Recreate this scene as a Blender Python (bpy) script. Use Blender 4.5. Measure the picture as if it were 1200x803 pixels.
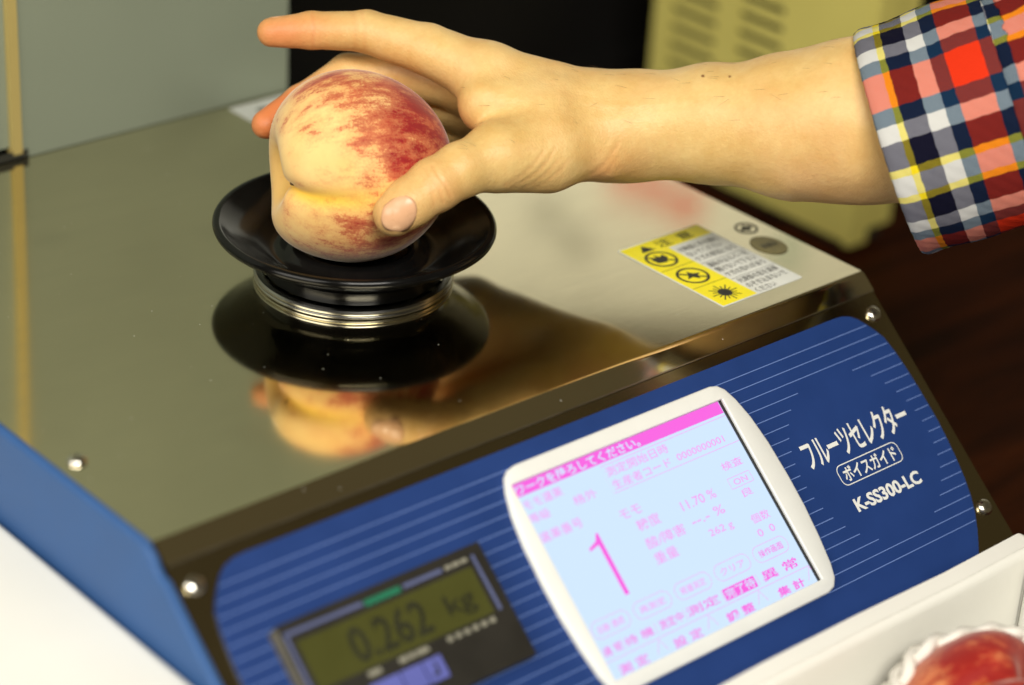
import bpy, bmesh, math, random
import numpy as np
from mathutils import Vector, Matrix, noise

# ------------------------------------------------------------------ camera, world, lamps
scene = bpy.context.scene
for _o in list(bpy.data.objects):
    bpy.data.objects.remove(_o)
CAM_POS = Vector((-0.40032, -0.61134, 0.47241))
CAM_R = Vector((0.750842, -0.658036, 0.056782))
CAM_U = Vector((0.270749, 0.385066, 0.882281))
CAM_V = Vector((0.602438, 0.647080, -0.467286))
cd = bpy.data.cameras.new('camera')
cam = bpy.data.objects.new('camera', cd)
scene.collection.objects.link(cam)
_m = Matrix((( CAM_R.x, CAM_U.x, -CAM_V.x, CAM_POS.x),
             ( CAM_R.y, CAM_U.y, -CAM_V.y, CAM_POS.y),
             ( CAM_R.z, CAM_U.z, -CAM_V.z, CAM_POS.z),
             (0, 0, 0, 1)))
cam.matrix_world = _m
cd.sensor_width = 23.6
cd.lens = 2784.69 / 1200 * 23.6
cd.clip_start = 0.02
cd.clip_end = 60
cd.dof.use_dof = True
cd.dof.focus_distance = 1.028
cd.dof.aperture_fstop = 2.45
cd.dof.aperture_blades = 0
scene.camera = cam

world = bpy.data.worlds.new('World')
scene.world = world
world.use_nodes = True
wb = world.node_tree.nodes['Background']
wb.inputs[0].default_value = (1.0, 0.80, 0.44, 1)
wb.inputs[1].default_value = 0.075

def area(name, loc, target, size, power, col):
    ld = bpy.data.lights.new(name, 'AREA')
    ld.shape = 'RECTANGLE'; ld.size = size[0]; ld.size_y = size[1]
    ld.energy = power; ld.color = col
    o = bpy.data.objects.new(name, ld)
    scene.collection.objects.link(o)
    o.location = loc
    o.rotation_euler = (Vector(target) - Vector(loc)).to_track_quat('-Z', 'Y').to_euler()
    return o
area('window_light', (-1.25, -0.05, 0.95), (0.2, 0.1, 0.0), (1.1, 1.0), 17, (1.0, 0.95, 0.86))
area('ceiling_tube_light', (-0.42, -1.10, 1.30), (0.22, 0.05, 0.0), (0.9, 0.6), 31, (1.0, 0.96, 0.87))
area('wall_fill_light', (0.85, 0.88, 0.20), (1.25, 1.25, 0.62), (1.0, 0.12), 4.1, (1.0, 0.99, 0.96))  # added uplight without a visible source, brightens the wall mirrored in the steel

scene.view_settings.view_transform = 'Standard'
scene.view_settings.look = 'None'
scene.view_settings.exposure = 0.10
scene.view_settings.gamma = 1.0
scene.view_settings.use_curve_mapping = False
scene.render.engine = 'CYCLES'
scene.cycles.use_denoising = True
scene.cycles.max_bounces = 6
scene.cycles.diffuse_bounces = 3
scene.cycles.glossy_bounces = 4
scene.cycles.caustics_reflective = False
scene.cycles.caustics_refractive = False
scene.cycles.sample_clamp_indirect = 6

# ------------------------------------------------------------------ materials
def srgb(r, g, b):
    f = lambda c: (c/255/12.92 if c/255 <= 0.04045 else ((c/255+0.055)/1.055)**2.4)
    return (f(r), f(g), f(b), 1)

class NT:
    def __init__(self, name):
        self.m = bpy.data.materials.new(name)
        self.m.use_nodes = True
        self.t = self.m.node_tree
        self.b = self.t.nodes['Principled BSDF']
        self.out = self.t.nodes['Material Output']
    def n(self, kind, **kw):
        o = self.t.nodes.new(kind)
        for k, v in kw.items():
            setattr(o, k, v)
        return o
    def l(self, a, b):
        self.t.links.new(a, b)
    def s(self, **kw):
        for k, v in kw.items():
            self.b.inputs[k.replace('_', ' ')].default_value = v
        return self
    def noise(self, scale, detail=3, rough=0.55, vec=None, dist=0.0):
        o = self.n('ShaderNodeTexNoise')
        o.inputs['Scale'].default_value = scale
        o.inputs['Detail'].default_value = detail
        o.inputs['Roughness'].default_value = rough
        o.inputs['Distortion'].default_value = dist
        self.l(vec if vec is not None else self.coord(), o.inputs['Vector'])
        return o.outputs['Fac']
    def coord(self):
        if not hasattr(self, '_c'):
            self._c = self.n('ShaderNodeTexCoord').outputs['Object']
        return self._c
    def ramp(self, fac, stops, interp='LINEAR'):
        o = self.n('ShaderNodeValToRGB')
        o.color_ramp.interpolation = interp
        el = o.color_ramp.elements
        while len(el) < len(stops):
            el.new(0.5)
        for e, (p, c) in zip(el, stops):
            e.position = p
            e.color = c if len(c) == 4 else (*c, 1)
        self.l(fac, o.inputs[0])
        return o.outputs[0]
    def math(self, op, a, b=None, c=None):
        o = self.n('ShaderNodeMath', operation=op)
        for i, x in enumerate((a, b, c)):
            if x is None: continue
            if isinstance(x, (int, float)): o.inputs[i].default_value = x
            else: self.l(x, o.inputs[i])
        return o.outputs[0]
    def mix(self, fac, a, b, blend='MIX'):
        o = self.n('ShaderNodeMix', data_type='RGBA', blend_type=blend)
        for i, x in ((0, fac), (6, a), (7, b)):
            if isinstance(x, (int, float)): o.inputs[i].default_value = x
            elif isinstance(x, tuple): o.inputs[i].default_value = x if len(x) == 4 else (*x, 1)
            else: self.l(x, o.inputs[i])
        return o.outputs[2]
    def attr(self, name):
        o = self.n('ShaderNodeAttribute', attribute_name=name)
        return o
    def bump(self, h, dist, strength=1.0, prev=None):
        o = self.n('ShaderNodeBump')
        o.inputs['Strength'].default_value = strength
        o.inputs['Distance'].default_value = dist
        self.l(h, o.inputs['Height'])
        if prev is not None: self.l(prev, o.inputs['Normal'])
        return o.outputs['Normal']

MATS = {}
def mat(name):
    return MATS[name]

def plain(name, col, rough=0.5, metallic=0.0, var=0.06, nscale=60, bump=0.0, bscale=400, **kw):
    t = NT(name)
    t.s(Roughness=rough, Metallic=metallic, **kw)
    f = t.noise(nscale, 2)
    lo = tuple(c*(1-var) for c in col[:3]); hi = tuple(min(1, c*(1+var)) for c in col[:3])
    t.l(t.ramp(f, [(0.3, lo), (0.7, hi)]), t.b.inputs['Base Color'])
    r = t.math('MULTIPLY_ADD', f, 0.16, rough-0.08)
    t.l(r, t.b.inputs['Roughness'])
    if bump:
        t.l(t.bump(t.noise(bscale, 3), bump), t.b.inputs['Normal'])
    MATS[name] = t.m
    return t

def steel(name, col, rough, dusty=True):
    t = NT(name)
    big = t.noise(9, 2, 0.6)
    # wiped streaks and finger smudges
    mp = t.n('ShaderNodeMapping'); t.l(t.coord(), mp.inputs[0])
    mp.inputs['Rotation'].default_value = (0, 0, 0.5); mp.inputs['Scale'].default_value = (14, 60, 30)
    wipe = t.noise(1.0, 3, 0.6, mp.outputs[0], 1.2)
    sm = t.n('ShaderNodeTexVoronoi'); sm.inputs['Scale'].default_value = 26
    t.l(t.coord(), sm.inputs['Vector'])
    blot = t.ramp(sm.outputs['Distance'], [(0.08, (1, 1, 1)), (0.34, (0, 0, 0))])
    sep2 = t.n('ShaderNodeSeparateColor'); t.l(sm.outputs['Color'], sep2.inputs[0])
    blot = t.math('MULTIPLY', blot, t.math('LESS_THAN', sep2.outputs[1], 0.30))
    mp2 = t.n('ShaderNodeMapping'); t.l(t.coord(), mp2.inputs[0])
    mp2.inputs['Scale'].default_value = (40, 2600, 2600)
    grain = t.noise(1.0, 0, 0.5, mp2.outputs[0])
    grime = t.math('ADD', t.math('MULTIPLY', blot, 0.10), t.math('MULTIPLY', wipe, 0.16))
    c = t.ramp(big, [(0.3, tuple(x*0.93 for x in col)), (0.7, col)])
    c = t.mix(grime, c, (0.46, 0.43, 0.34))
    v = t.n('ShaderNodeTexVoronoi'); v.inputs['Scale'].default_value = 210
    v.inputs['Randomness'].default_value = 1.0
    t.l(t.coord(), v.inputs['Vector'])
    near = t.math('LESS_THAN', v.outputs['Distance'], 0.05)
    sepc = t.n('ShaderNodeSeparateColor'); t.l(v.outputs['Color'], sepc.inputs[0])
    pick = t.math('LESS_THAN', sepc.outputs[0], 0.20 if dusty else 0.0)
    dust = t.math('MULTIPLY', near, pick)
    r = t.math('MULTIPLY_ADD', grime, 0.34, rough-0.025)
    r = t.math('MULTIPLY_ADD', grain, 0.03, r)
    r = t.math('MULTIPLY_ADD', dust, 0.6, r)
    t.l(r, t.b.inputs['Roughness'])
    t.l(t.mix(dust, c, (0.7, 0.7, 0.62)), t.b.inputs['Base Color'])
    t.l(t.math('SUBTRACT', 1.0, dust), t.b.inputs['Metallic'])
    b = t.bump(grain, 0.00001, 0.25)
    b = t.bump(big, 0.0004, 0.10, b)
    t.l(b, t.b.inputs['Normal'])
    MATS[name] = t.m
    return t
steel('steel_sheet', (0.88, 0.81, 0.59), 0.07)
steel('steel_front', (0.40, 0.34, 0.20), 0.15, False)
plain('chrome', (0.36, 0.355, 0.33), 0.22, 1.0, 0.03)
plain('screw_steel', (0.78, 0.75, 0.68), 0.2, 1.0, 0.05)
plain('slot_dark', (0.08, 0.07, 0.05), 0.5, 0.6)
plain('black_gloss', (0.004, 0.004, 0.004), 0.16, 0.0, 0.2, 90, bump=0.00002, bscale=700, Specular_IOR_Level=0.26)
plain('black_rubber', (0.008, 0.008, 0.008), 0.42, 0.0, 0.2, 90)
plain('label_blue', srgb(31, 58, 116), 0.48, 0.0, 0.06, 40, Specular_IOR_Level=0.25, bump=0.00002, bscale=1500)
plain('plate_blue', srgb(54, 90, 142), 0.45, 0.0, 0.04, 50, Specular_IOR_Level=0.25, bump=0.00005, bscale=900)
plain('print_white', (0.78, 0.79, 0.76), 0.5, 0.0, 0.03)
plain('print_line', srgb(104, 130, 190), 0.5, 0.0, 0.03)
plain('bezel_white', (0.80, 0.81, 0.78), 0.42, 0.0, 0.02, bump=0.00002, bscale=1200)
plain('meter_black', (0.013, 0.011, 0.007), 0.5, 0.0, 0.15, bump=0.00003, bscale=1200)
plain('meter_side', (0.13, 0.12, 0.09), 0.5, 0.0, 0.1)
plain('meter_lcd', srgb(70, 71, 32), 0.25, 0.0, 0.05)
plain('meter_digit', (0.020, 0.021, 0.009), 0.4, 0.0, 0.05)
plain('meter_bracket', srgb(86, 94, 132), 0.5)
plain('meter_green', srgb(20, 110, 80), 0.5)
plain('meter_button', srgb(92, 98, 172), 0.45)
plain('meter_grey', srgb(140, 138, 122), 0.5)
plain('sticker_white', (0.76, 0.78, 0.73), 0.45)
plain('sticker_yellow', (0.96, 0.84, 0.005), 0.42, 0.0, 0.03)
plain('print_black', (0.02, 0.02, 0.018), 0.5)
plain('print_grey', (0.09, 0.09, 0.085), 0.5)
plain('seal_gold', srgb(150, 140, 90), 0.4, 0.35, 0.15, 300)
plain('seal_grey', srgb(95, 92, 75), 0.45, 0.2, 0.2, 300)
plain('paper_white', (0.6, 0.62, 0.58), 0.6)
plain('panel_grey', srgb(142, 150, 130), 0.45, 0.0, 0.04, 9, bump=0.0001, bscale=300)
plain('panel_trim', srgb(190, 170, 104), 0.5, 0.0, 0.06, 20)
plain('device_cream', srgb(216, 204, 112), 0.5, 0.0, 0.05, 12, bump=0.0001, bscale=500)
plain('device_dark', (0.02, 0.02, 0.014), 0.7)
plain('cabinet_black', (0.004, 0.0035, 0.003), 0.7, 0.0, 0.3, 8, Specular_IOR_Level=0.2)
plain('wall_paint', srgb(228, 227, 212), 0.8, 0.0, 0.04, 3, bump=0.0004, bscale=120)
plain('paper_red', srgb(222, 78, 56), 0.7)
plain('paper_green', srgb(70, 140, 100), 0.7)
plain('nail', srgb(222, 172, 132), 0.3, 0.0, 0.03, 300)
plain('stem_brown', srgb(70, 48, 25), 0.8)

def glow(name, col, strength):
    t = NT(name)
    t.s(Base_Color=(0.02, 0.02, 0.03, 1), Roughness=0.25)
    t.b.inputs['Emission Color'].default_value = (*col, 1)
    t.b.inputs['Emission Strength'].default_value = strength
    MATS[name] = t.m
    return t
glow('screen_glow', (0.62, 0.79, 1.0), 0.95)
glow('screen_ink', (1.0, 0.13, 0.80), 0.88)
glow('screen_ink_soft', (0.95, 0.36, 0.90), 0.90)

def wood():
    t = NT('table_wood')
    mp = t.n('ShaderNodeMapping'); t.l(t.coord(), mp.inputs[0])
    mp.inputs['Scale'].default_value = (2.0, 22, 22)
    f = t.noise(3.0, 6, 0.65, mp.outputs[0], 0.6)
    t.l(t.ramp(f, [(0.3, (0.009, 0.0022, 0.0004)), (0.7, (0.050, 0.011, 0.0018))]), t.b.inputs['Base Color'])
    t.s(Roughness=0.6, Specular_IOR_Level=0.05)
    t.l(t.bump(f, 0.0004), t.b.inputs['Normal'])
    MATS['table_wood'] = t.m
wood()

def foam(name, col):
    t = NT(name)
    v = t.n('ShaderNodeTexVoronoi'); v.inputs['Scale'].default_value = 330
    t.l(t.coord(), v.inputs['Vector'])
    f = t.noise(12, 4)
    t.l(t.ramp(f, [(0.3, tuple(c*0.95 for c in col)), (0.7, col)]), t.b.inputs['Base Color'])
    t.s(Roughness=0.75)
    t.l(t.bump(t.math('MULTIPLY', v.outputs['Distance'], 1.0), 0.0004, 0.12), t.b.inputs['Normal'])
    MATS[name] = t.m
foam('foam_white', (0.86, 0.85, 0.79))
foam('foam_net_white', (0.82, 0.79, 0.72))

def skin():
    t = NT('skin')
    fl = t.attr('flush').outputs['Fac']; mo = t.attr('mole').outputs['Fac']
    f1 = t.noise(70, 6, 0.65); f2 = t.noise(420, 4, 0.65)
    base = t.ramp(f1, [(0.3, srgb(218, 180, 108)), (0.7, srgb(234, 204, 136))])
    base = t.mix(t.math('MULTIPLY', f2, 0.42), base, srgb(202, 148, 84))
    mott = t.ramp(t.noise(32, 5, 0.7), [(0.42, (0, 0, 0)), (0.72, (1, 1, 1))])
    base = t.mix(t.math('MULTIPLY', mott, 0.30), base, srgb(220, 156, 100))
    pal = t.ramp(t.noise(21, 4, 0.6), [(0.5, (0, 0, 0)), (0.75, (1, 1, 1))])
    base = t.mix(t.math('MULTIPLY', pal, 0.35), base, srgb(240, 212, 156))
    red = t.mix(t.math('MULTIPLY', fl, 0.85), base, srgb(212, 112, 62))
    col = t.mix(mo, red, srgb(120, 72, 36))
    t.l(col, t.b.inputs['Base Color'])
    t.b.subsurface_method = 'BURLEY'
    t.s(Roughness=0.46, Subsurface_Weight=0.08, Subsurface_Scale=0.005)
    t.b.inputs['Subsurface Radius'].default_value = (1.0, 0.35, 0.18)
    v = t.n('ShaderNodeTexVoronoi'); v.inputs['Scale'].default_value = 950
    t.l(t.coord(), v.inputs['Vector'])
    b1 = t.bump(v.outputs['Distance'], 0.00016, 0.5)
    b2 = t.bump(t.noise(260, 5, 0.65), 0.0005, 0.6, b1)
    t.l(b2, t.b.inputs['Normal'])
    MATS['skin'] = t.m
skin()

def peach_mat(name, deep, seed):
    # polar coordinates of the fruit (stem at pole) are stored on the mesh
    t = NT(name)
    pol = t.attr('polar').outputs['Vector']
    sep = t.n('ShaderNodeSeparateXYZ'); t.l(pol, sep.inputs[0])
    bl = t.attr('blush').outputs['Fac']
    streak = t.attr('streakco').outputs['Vector']
    n1 = t.noise(1.0, 8, 0.68, streak)
    obj = t.coord()
    n2 = t.noise(95, 5, 0.65)
    n3 = t.noise(1100, 2, 0.6)
    n4 = t.noise(26, 3, 0.5)
    k = t.math('MULTIPLY_ADD', n1, 1.7, t.math('MULTIPLY_ADD', n2, 0.55, -1.08))
    k = t.math('ADD', k, bl)
    k = t.math('MULTIPLY_ADD', n3, 0.50, t.math('SUBTRACT', k, 0.25))
    base = t.ramp(n4, [(0.3, srgb(238, 190, 110)), (0.7, srgb(248, 216, 146))])
    base = t.mix(t.attr('yellow').outputs['Fac'], base, srgb(250, 205, 38))
    base = t.mix(t.math('MULTIPLY', t.math('SUBTRACT', n2, .25), .55), base, srgb(236, 150, 96))
    c = t.ramp(k, [(0.18, (0, 0, 0)), (0.42, (0.22,)*3), (0.58, (0.72,)*3), (0.90, (1, 1, 1))])
    red = t.ramp(t.math('MULTIPLY_ADD', n1, 0.7, t.math('MULTIPLY', bl, 0.3)), [(0.2, srgb(226, 120, 70)), (0.42, srgb(204, 66, 44)), (0.64, deep)])
    col = t.mix(c, base, red)
    t.l(col, t.b.inputs['Base Color'])
    t.s(Roughness=0.62)
    t.b.inputs['Sheen Weight'].default_value = 0.5
    t.b.inputs['Sheen Roughness'].default_value = 0.4
    t.b.inputs['Sheen Tint'].default_value = (1, 0.93, 0.82, 1)
    t.b.inputs['Specular IOR Level'].default_value = 0.25
    b = t.bump(n3, 0.0001, 0.5)
    b = t.bump(n2, 0.0006, 0.4, b)
    t.l(b, t.b.inputs['Normal'])
    MATS[name] = t.m
peach_mat('peach_skin', srgb(150, 30, 34), 1)
peach_mat('peach_skin_dark', srgb(150, 28, 22), 4)

def plaid():
    t = NT('plaid_cloth')
    uv = t.n('ShaderNodeUVMap'); uv.uv_map = 'UVMap'
    sep = t.n('ShaderNodeSeparateXYZ'); t.l(uv.outputs[0], sep.inputs[0])
    P = 0.088
    W = (0.58, 0.58, 0.56); Y = (0.74, 0.58, 0.01); N = (0.0020, 0.0020, 0.013); B = (0.003, 0.020, 0.055); R = (0.66, 0.030, 0.005)
    seq = [(0, W), (.00475, Y), (.00825, N), (.0198, W), (.0278, B), (.0353, R), (.0528, B), (.0603, W), (.0683, N), (.0798, Y), (.0833, W)]
    cols = []
    for i in (0, 1):
        wob = t.math('MULTIPLY_ADD', t.noise(220, 2), 0.0008, -0.0004)
        x = t.math('ADD', sep.outputs[i], wob)
        x = t.math('FRACT', t.math('DIVIDE', x, P))
        cols.append(t.ramp(x, [(p/P, c) for p, c in seq], 'CONSTANT'))
    # fine weave: warp and weft threads alternate
    wv = t.n('ShaderNodeTexChecker'); wv.inputs['Scale'].default_value = 1800
    t.l(uv.outputs[0], wv.inputs['Vector'])
    fac = t.math('MULTIPLY_ADD', wv.outputs['Fac'], 0.24, 0.38)
    def gam(c, e):
        g_ = t.n('ShaderNodeGamma'); t.l(c, g_.inputs[0]); g_.inputs[1].default_value = e
        return g_.outputs[0]
    col = gam(t.mix(fac, gam(cols[0], 0.40), gam(cols[1], 0.40)), 1/0.40)
    t.l(col, t.b.inputs['Base Color'])
    t.s(Roughness=0.85)
    t.s(Specular_IOR_Level=0.15)
    b = t.bump(wv.outputs['Fac'], 0.0001, 0.4)
    b = t.bump(t.noise(60, 4), 0.0012, 0.5, b)
    t.l(b, t.b.inputs['Normal'])
    MATS['plaid_cloth'] = t.m
plaid()

# ------------------------------------------------------------------ mesh helpers
COL = scene.collection
WORLD_OF = {}
def link(o, parent=None):
    COL.objects.link(o)
    if parent is not None:
        o.parent = parent
        off = WORLD_OF.get(parent.name)
        if off is not None:
            o.matrix_parent_inverse = Matrix.Translation(-off)
    return o
def empty(name, loc, label, cat, group=None):
    o = bpy.data.objects.new(name, None)
    o.empty_display_size = 0.02
    COL.objects.link(o)
    o.location = loc
    WORLD_OF[o.name] = Vector(loc)
    tag(o, label, cat, group)
    return o
def tag(o, label=None, cat=None, group=None, kind=None):
    if label: o['label'] = label
    if cat: o['category'] = cat
    if group: o['group'] = group
    if kind: o['kind'] = kind
    return o
def obj(name, bm, material, parent=None, smooth=False, angle=None):
    me = bpy.data.meshes.new(name)
    bm.to_mesh(me); bm.free()
    return meobj(name, me, material, parent, smooth, angle)
def meobj(name, me, material, parent=None, smooth=False, angle=None):
    for m in (material if isinstance(material, (list, tuple)) else [material]):
        me.materials.append(mat(m))
    if smooth:
        me.shade_smooth() if hasattr(me, 'shade_smooth') else me.polygons.foreach_set('use_smooth', [True]*len(me.polygons))
    if angle is not None and hasattr(me, 'set_sharp_from_angle'):
        me.set_sharp_from_angle(angle=math.radians(angle))
    o = bpy.data.objects.new(name, me)
    return link(o, parent)

TH = 0.7022051
Z0 = -0.0012219
SM = Matrix(((1, 0, 0, 0), (0, math.cos(TH), -math.sin(TH), 0), (0, math.sin(TH), math.cos(TH), Z0), (0, 0, 0, 1)))
# slope frame: x along the panel, y = -s (up the slope), z = outward normal
def sl(x, s, n=0.0):
    return SM @ Vector((x, -s, n))
TOPM = Matrix.Identity(4)

def box(bm, lo, hi, M=None):
    vs = [Vector((x, y, z)) for z in (lo[2], hi[2]) for y in (lo[1], hi[1]) for x in (lo[0], hi[0])]
    if M is not None: vs = [M @ v for v in vs]
    v = [bm.verts.new(p) for p in vs]
    fs = [(0, 2, 3, 1), (4, 5, 7, 6), (0, 1, 5, 4), (2, 6, 7, 3), (0, 4, 6, 2), (1, 3, 7, 5)]
    return [bm.faces.new([v[i] for i in f]) for f in fs]
def bevel(bm, w, seg=2, angle=30):
    es = [e for e in bm.edges if len(e.link_faces) == 2 and e.calc_face_angle(0) > math.radians(angle)]
    bmesh.ops.bevel(bm, geom=es, offset=w, segments=seg, affect='EDGES', profile=0.5)
def bbox(lo, hi, w=0.0, seg=2, M=None):
    bm = bmesh.new(); box(bm, lo, hi, M)
    if w: bevel(bm, w, seg)
    return bm
def prism(bm, poly, z0, z1, M=None):
    """poly in xy (counter-clockwise), extruded z0..z1"""
    f = (lambda p: M @ Vector(p)) if M is not None else Vector
    a = [bm.verts.new(f((x, y, z0))) for x, y in poly]
    b = [bm.verts.new(f((x, y, z1))) for x, y in poly]
    n = len(poly)
    bm.faces.new(b); bm.faces.new(a[::-1])
    for i in range(n):
        j = (i+1) % n
        bm.faces.new((a[i], a[j], b[j], b[i]))
def profile_x(bm, prof, x0, x1):
    """closed (y,z) profile extruded along x"""
    a = [bm.verts.new((x0, y, z)) for y, z in prof]
    b = [bm.verts.new((x1, y, z)) for y, z in prof]
    n = len(prof)
    bm.faces.new(a); bm.faces.new(b[::-1])
    for i in range(n):
        j = (i+1) % n
        bm.faces.new((a[i], b[i], b[j], a[j]))
    bmesh.ops.recalc_face_normals(bm, faces=bm.faces)
def lathe(bm, prof, c, seg=96, M=None):
    rings = []
    for r, z in prof:
        if r < 1e-6:
            p = Vector((c[0], c[1], c[2]+z)) if M is None else M @ Vector((c[0], c[1], c[2]+z))
            rings.append([bm.verts.new(p)])
        else:
            row = []
            for i in range(seg):
                a = 2*math.pi*i/seg
                p = Vector((c[0]+r*math.cos(a), c[1]+r*math.sin(a), c[2]+z))
                row.append(bm.verts.new(p if M is None else M @ p))
            rings.append(row)
    for A, B in zip(rings, rings[1:]):
        for i in range(seg):
            j = (i+1) % seg
            if len(A) == 1 and len(B) == 1: continue
            if len(A) == 1: bm.faces.new((A[0], B[j], B[i]))
            elif len(B) == 1: bm.faces.new((A[i], A[j], B[0]))
            else: bm.faces.new((A[i], A[j], B[j], B[i]))
    bmesh.ops.recalc_face_normals(bm, faces=bm.faces)
def arc_profile(cx, cz, r, a0, a1, n):
    return [(cx+r*math.cos(math.radians(a0+(a1-a0)*i/n)), cz+r*math.sin(math.radians(a0+(a1-a0)*i/n))) for i in range(n+1)]
def tube(bm, pts, rad, seg=10, closed=False, M=None):
    pts = [Vector(p) for p in pts]
    n = len(pts); rows = []
    up = Vector((0, 0, 1))
    for i, p in enumerate(pts):
        a = pts[(i-1) % n] if (closed or i > 0) else pts[i]
        b = pts[(i+1) % n] if (closed or i < n-1) else pts[i]
        t = (b-a).normalized()
        s = t.cross(up)
        if s.length < 1e-4: s = t.cross(Vector((1, 0, 0)))
        s.normalize(); w = s.cross(t)
        r = rad[i] if isinstance(rad, (list, tuple)) else rad
        row = []
        for k in range(seg):
            an = 2*math.pi*k/seg
            q = p + s*(r*math.cos(an)) + w*(r*math.sin(an))
            row.append(bm.verts.new(M @ q if M is not None else q))
        rows.append(row)
    rng = range(n) if closed else range(n-1)
    for i in rng:
        A, B = rows[i], rows[(i+1) % n]
        for k in range(seg):
            j = (k+1) % seg
            bm.faces.new((A[k], A[j], B[j], B[k]))
    if not closed:
        bm.faces.new(rows[0][::-1]); bm.faces.new(rows[-1])
    bmesh.ops.recalc_face_normals(bm, faces=bm.faces)
def rrect(x0, x1, y0, y1, r, n=6):
    pts = []
    for cx, cy, a in ((x1-r, y1-r, 0), (x0+r, y1-r, 90), (x0+r, y0+r, 180), (x1-r, y0+r, 270)):
        for i in range(n+1):
            an = math.radians(a+90*i/n)
            pts.append((cx+r*math.cos(an), cy+r*math.sin(an)))
    return pts
def outline(bm, poly, w, n, M):
    """flat closed line of width w along a polygon"""
    k = len(poly); A = []; B = []
    for i in range(k):
        p0 = Vector(poly[i-1]); p = Vector(poly[i]); p1 = Vector(poly[(i+1) % k])
        t = (p1-p0).normalized(); nn = Vector((-t.y, t.x))
        a = p+nn*(w/2); b = p-nn*(w/2)
        A.append(bm.verts.new(M @ Vector((a.x, a.y, n)))); B.append(bm.verts.new(M @ Vector((b.x, b.y, n))))
    for i in range(k):
        j = (i+1) % k
        bm.faces.new((A[i], B[i], B[j], A[j]))
def strip(bm, p, q, w, n, M):
    p = Vector(p); q = Vector(q); t = (q-p).normalized(); s = Vector((-t.y, t.x))*(w/2)
    vs = [bm.verts.new(M @ Vector((v.x, v.y, n))) for v in (p-s, q-s, q+s, p+s)]
    bm.faces.new(vs)

def text_verts(body, bold=0.0, spacing=1.0):
    cu = bpy.data.curves.new('t', 'FONT')
    cu.body = body; cu.size = 1.0; cu.offset = bold; cu.resolution_u = 3
    cu.space_character = spacing
    to = bpy.data.objects.new('t', cu)
    COL.objects.link(to)
    dg = bpy.context.evaluated_depsgraph_get()
    me = bpy.data.meshes.new_from_object(to.evaluated_get(dg))
    bpy.data.objects.remove(to); bpy.data.curves.remove(cu)
    return me
def text(name, body, x0, x1, y0, y1, n, M, material, parent, bold=0.0, spacing=1.0, thick=0.0):
    """lettering fitted to the rectangle x0..x1, y0..y1 of frame M"""
    me = text_verts(body, bold, spacing)
    k = len(me.vertices)
    co = np.zeros(k*3); me.vertices.foreach_get('co', co); co = co.reshape(-1, 3)
    lo = co.min(0); hi = co.max(0); d = np.maximum(hi-lo, 1e-6)
    out = np.zeros_like(co)
    out[:, 0] = x0+(co[:, 0]-lo[0])/d[0]*(x1-x0)
    out[:, 1] = y0+(co[:, 1]-lo[1])/d[1]*(y1-y0)
    out[:, 2] = n
    R = np.array(M.to_3x3()); T = np.array(M.translation)
    out = out@R.T+T
    me.vertices.foreach_set('co', out.astype(np.float32).ravel())
    me.update(); me.name = name
    return meobj(name, me, material, parent)

# ------------------------------------------------------------------ setting
TZ = -0.150
bm = bbox((-1.2, -1.0, TZ-0.03), (1.9, 1.25, TZ), 0.002)
tag(obj('table', bm, 'table_wood'), 'dark reddish brown wooden table under the machine', kind='structure')
# pale wall far behind, only seen mirrored in the steel
wn = Vector((0.6816, 0.7318, 0)); wc = Vector((0.2, 0.13, 0))+wn*1.55; wt = Vector((wn.y, -wn.x, 0))
WM = Matrix(((wt.x, wn.x, 0, wc.x), (wt.y, wn.y, 0, wc.y), (0, 0, 1, 0), (0, 0, 0, 1)))
bm = bbox((-1.5, 0, -0.15), (1.5, 0.05, 0.865), 0.0, 1, WM)
bw = tag(obj('back_wall', bm, 'wall_paint'), kind='structure')
bm = bmesh.new()
for a_, b_ in (((.176, .652), (.210, .662)), ((.214, .664), (.248, .680)), ((.252, .683), (.290, .704))):
    strip(bm, a_, b_, .034, 0, WM @ Matrix(((1, 0, 0, 0), (0, 0, 1, -.004), (0, 1, 0, 0), (0, 0, 0, 1))))
obj('red_notice', bm, 'paper_red', bw)
bm = bmesh.new()
for a_, b_ in (((.086, .706), (.128, .716)), ((.128, .742), (.170, .768))):
    strip(bm, a_, b_, .020, 0, WM @ Matrix(((1, 0, 0, 0), (0, 0, 1, -.004), (0, 1, 0, 0), (0, 0, 0, 1))))
obj('grey_smudge_strips', bm, 'seal_grey', bw)  # unseen strips added to the wall so dark smudges mirror in the steel
bm = bmesh.new(); strip(bm, (.385, .752), (.416, .756), .030, 0, WM @ Matrix(((1, 0, 0, 0), (0, 0, 1, -.004), (0, 1, 0, 0), (0, 0, 0, 1))))
obj('green_notice', bm, 'paper_green', bw)

# ------------------------------------------------------------------ the measuring machine
W = 0.38753; D = 0.3225
mach = empty('fruit_tester', (W/2, 0.12, TZ), 'stainless steel fruit measuring machine with blue sloped control panel and lit screen', 'measuring machine')

def slp(s, n=0.0):
    p = sl(0, s, n); return (p.y, p.z)
# top sheet with its folded front lip
R0 = 0.0040; tl = R0*math.tan(TH/2); y_int = -Z0/math.tan(TH)
cyy = y_int+tl; cz = -R0
outer = [(D, 0.0)]
for i in range(9):
    a = math.radians(90)+TH*i/8
    outer.append((cyy+R0*math.cos(a), cz+R0*math.sin(a)))
outer.append(slp(0.0076))
inner = [slp(0.0076, -0.0013)]
for i in range(8, -1, -1):
    a = math.radians(90)+TH*i/8
    inner.append((cyy+(R0-.0013)*math.cos(a), cz+(R0-.0013)*math.sin(a)))
inner.append((D, -0.0013))
bm = bmesh.new(); profile_x(bm, outer+inner, 0.0, W)
top = obj('top_plate', bm, 'steel_sheet', mach, True, 25)
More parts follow.
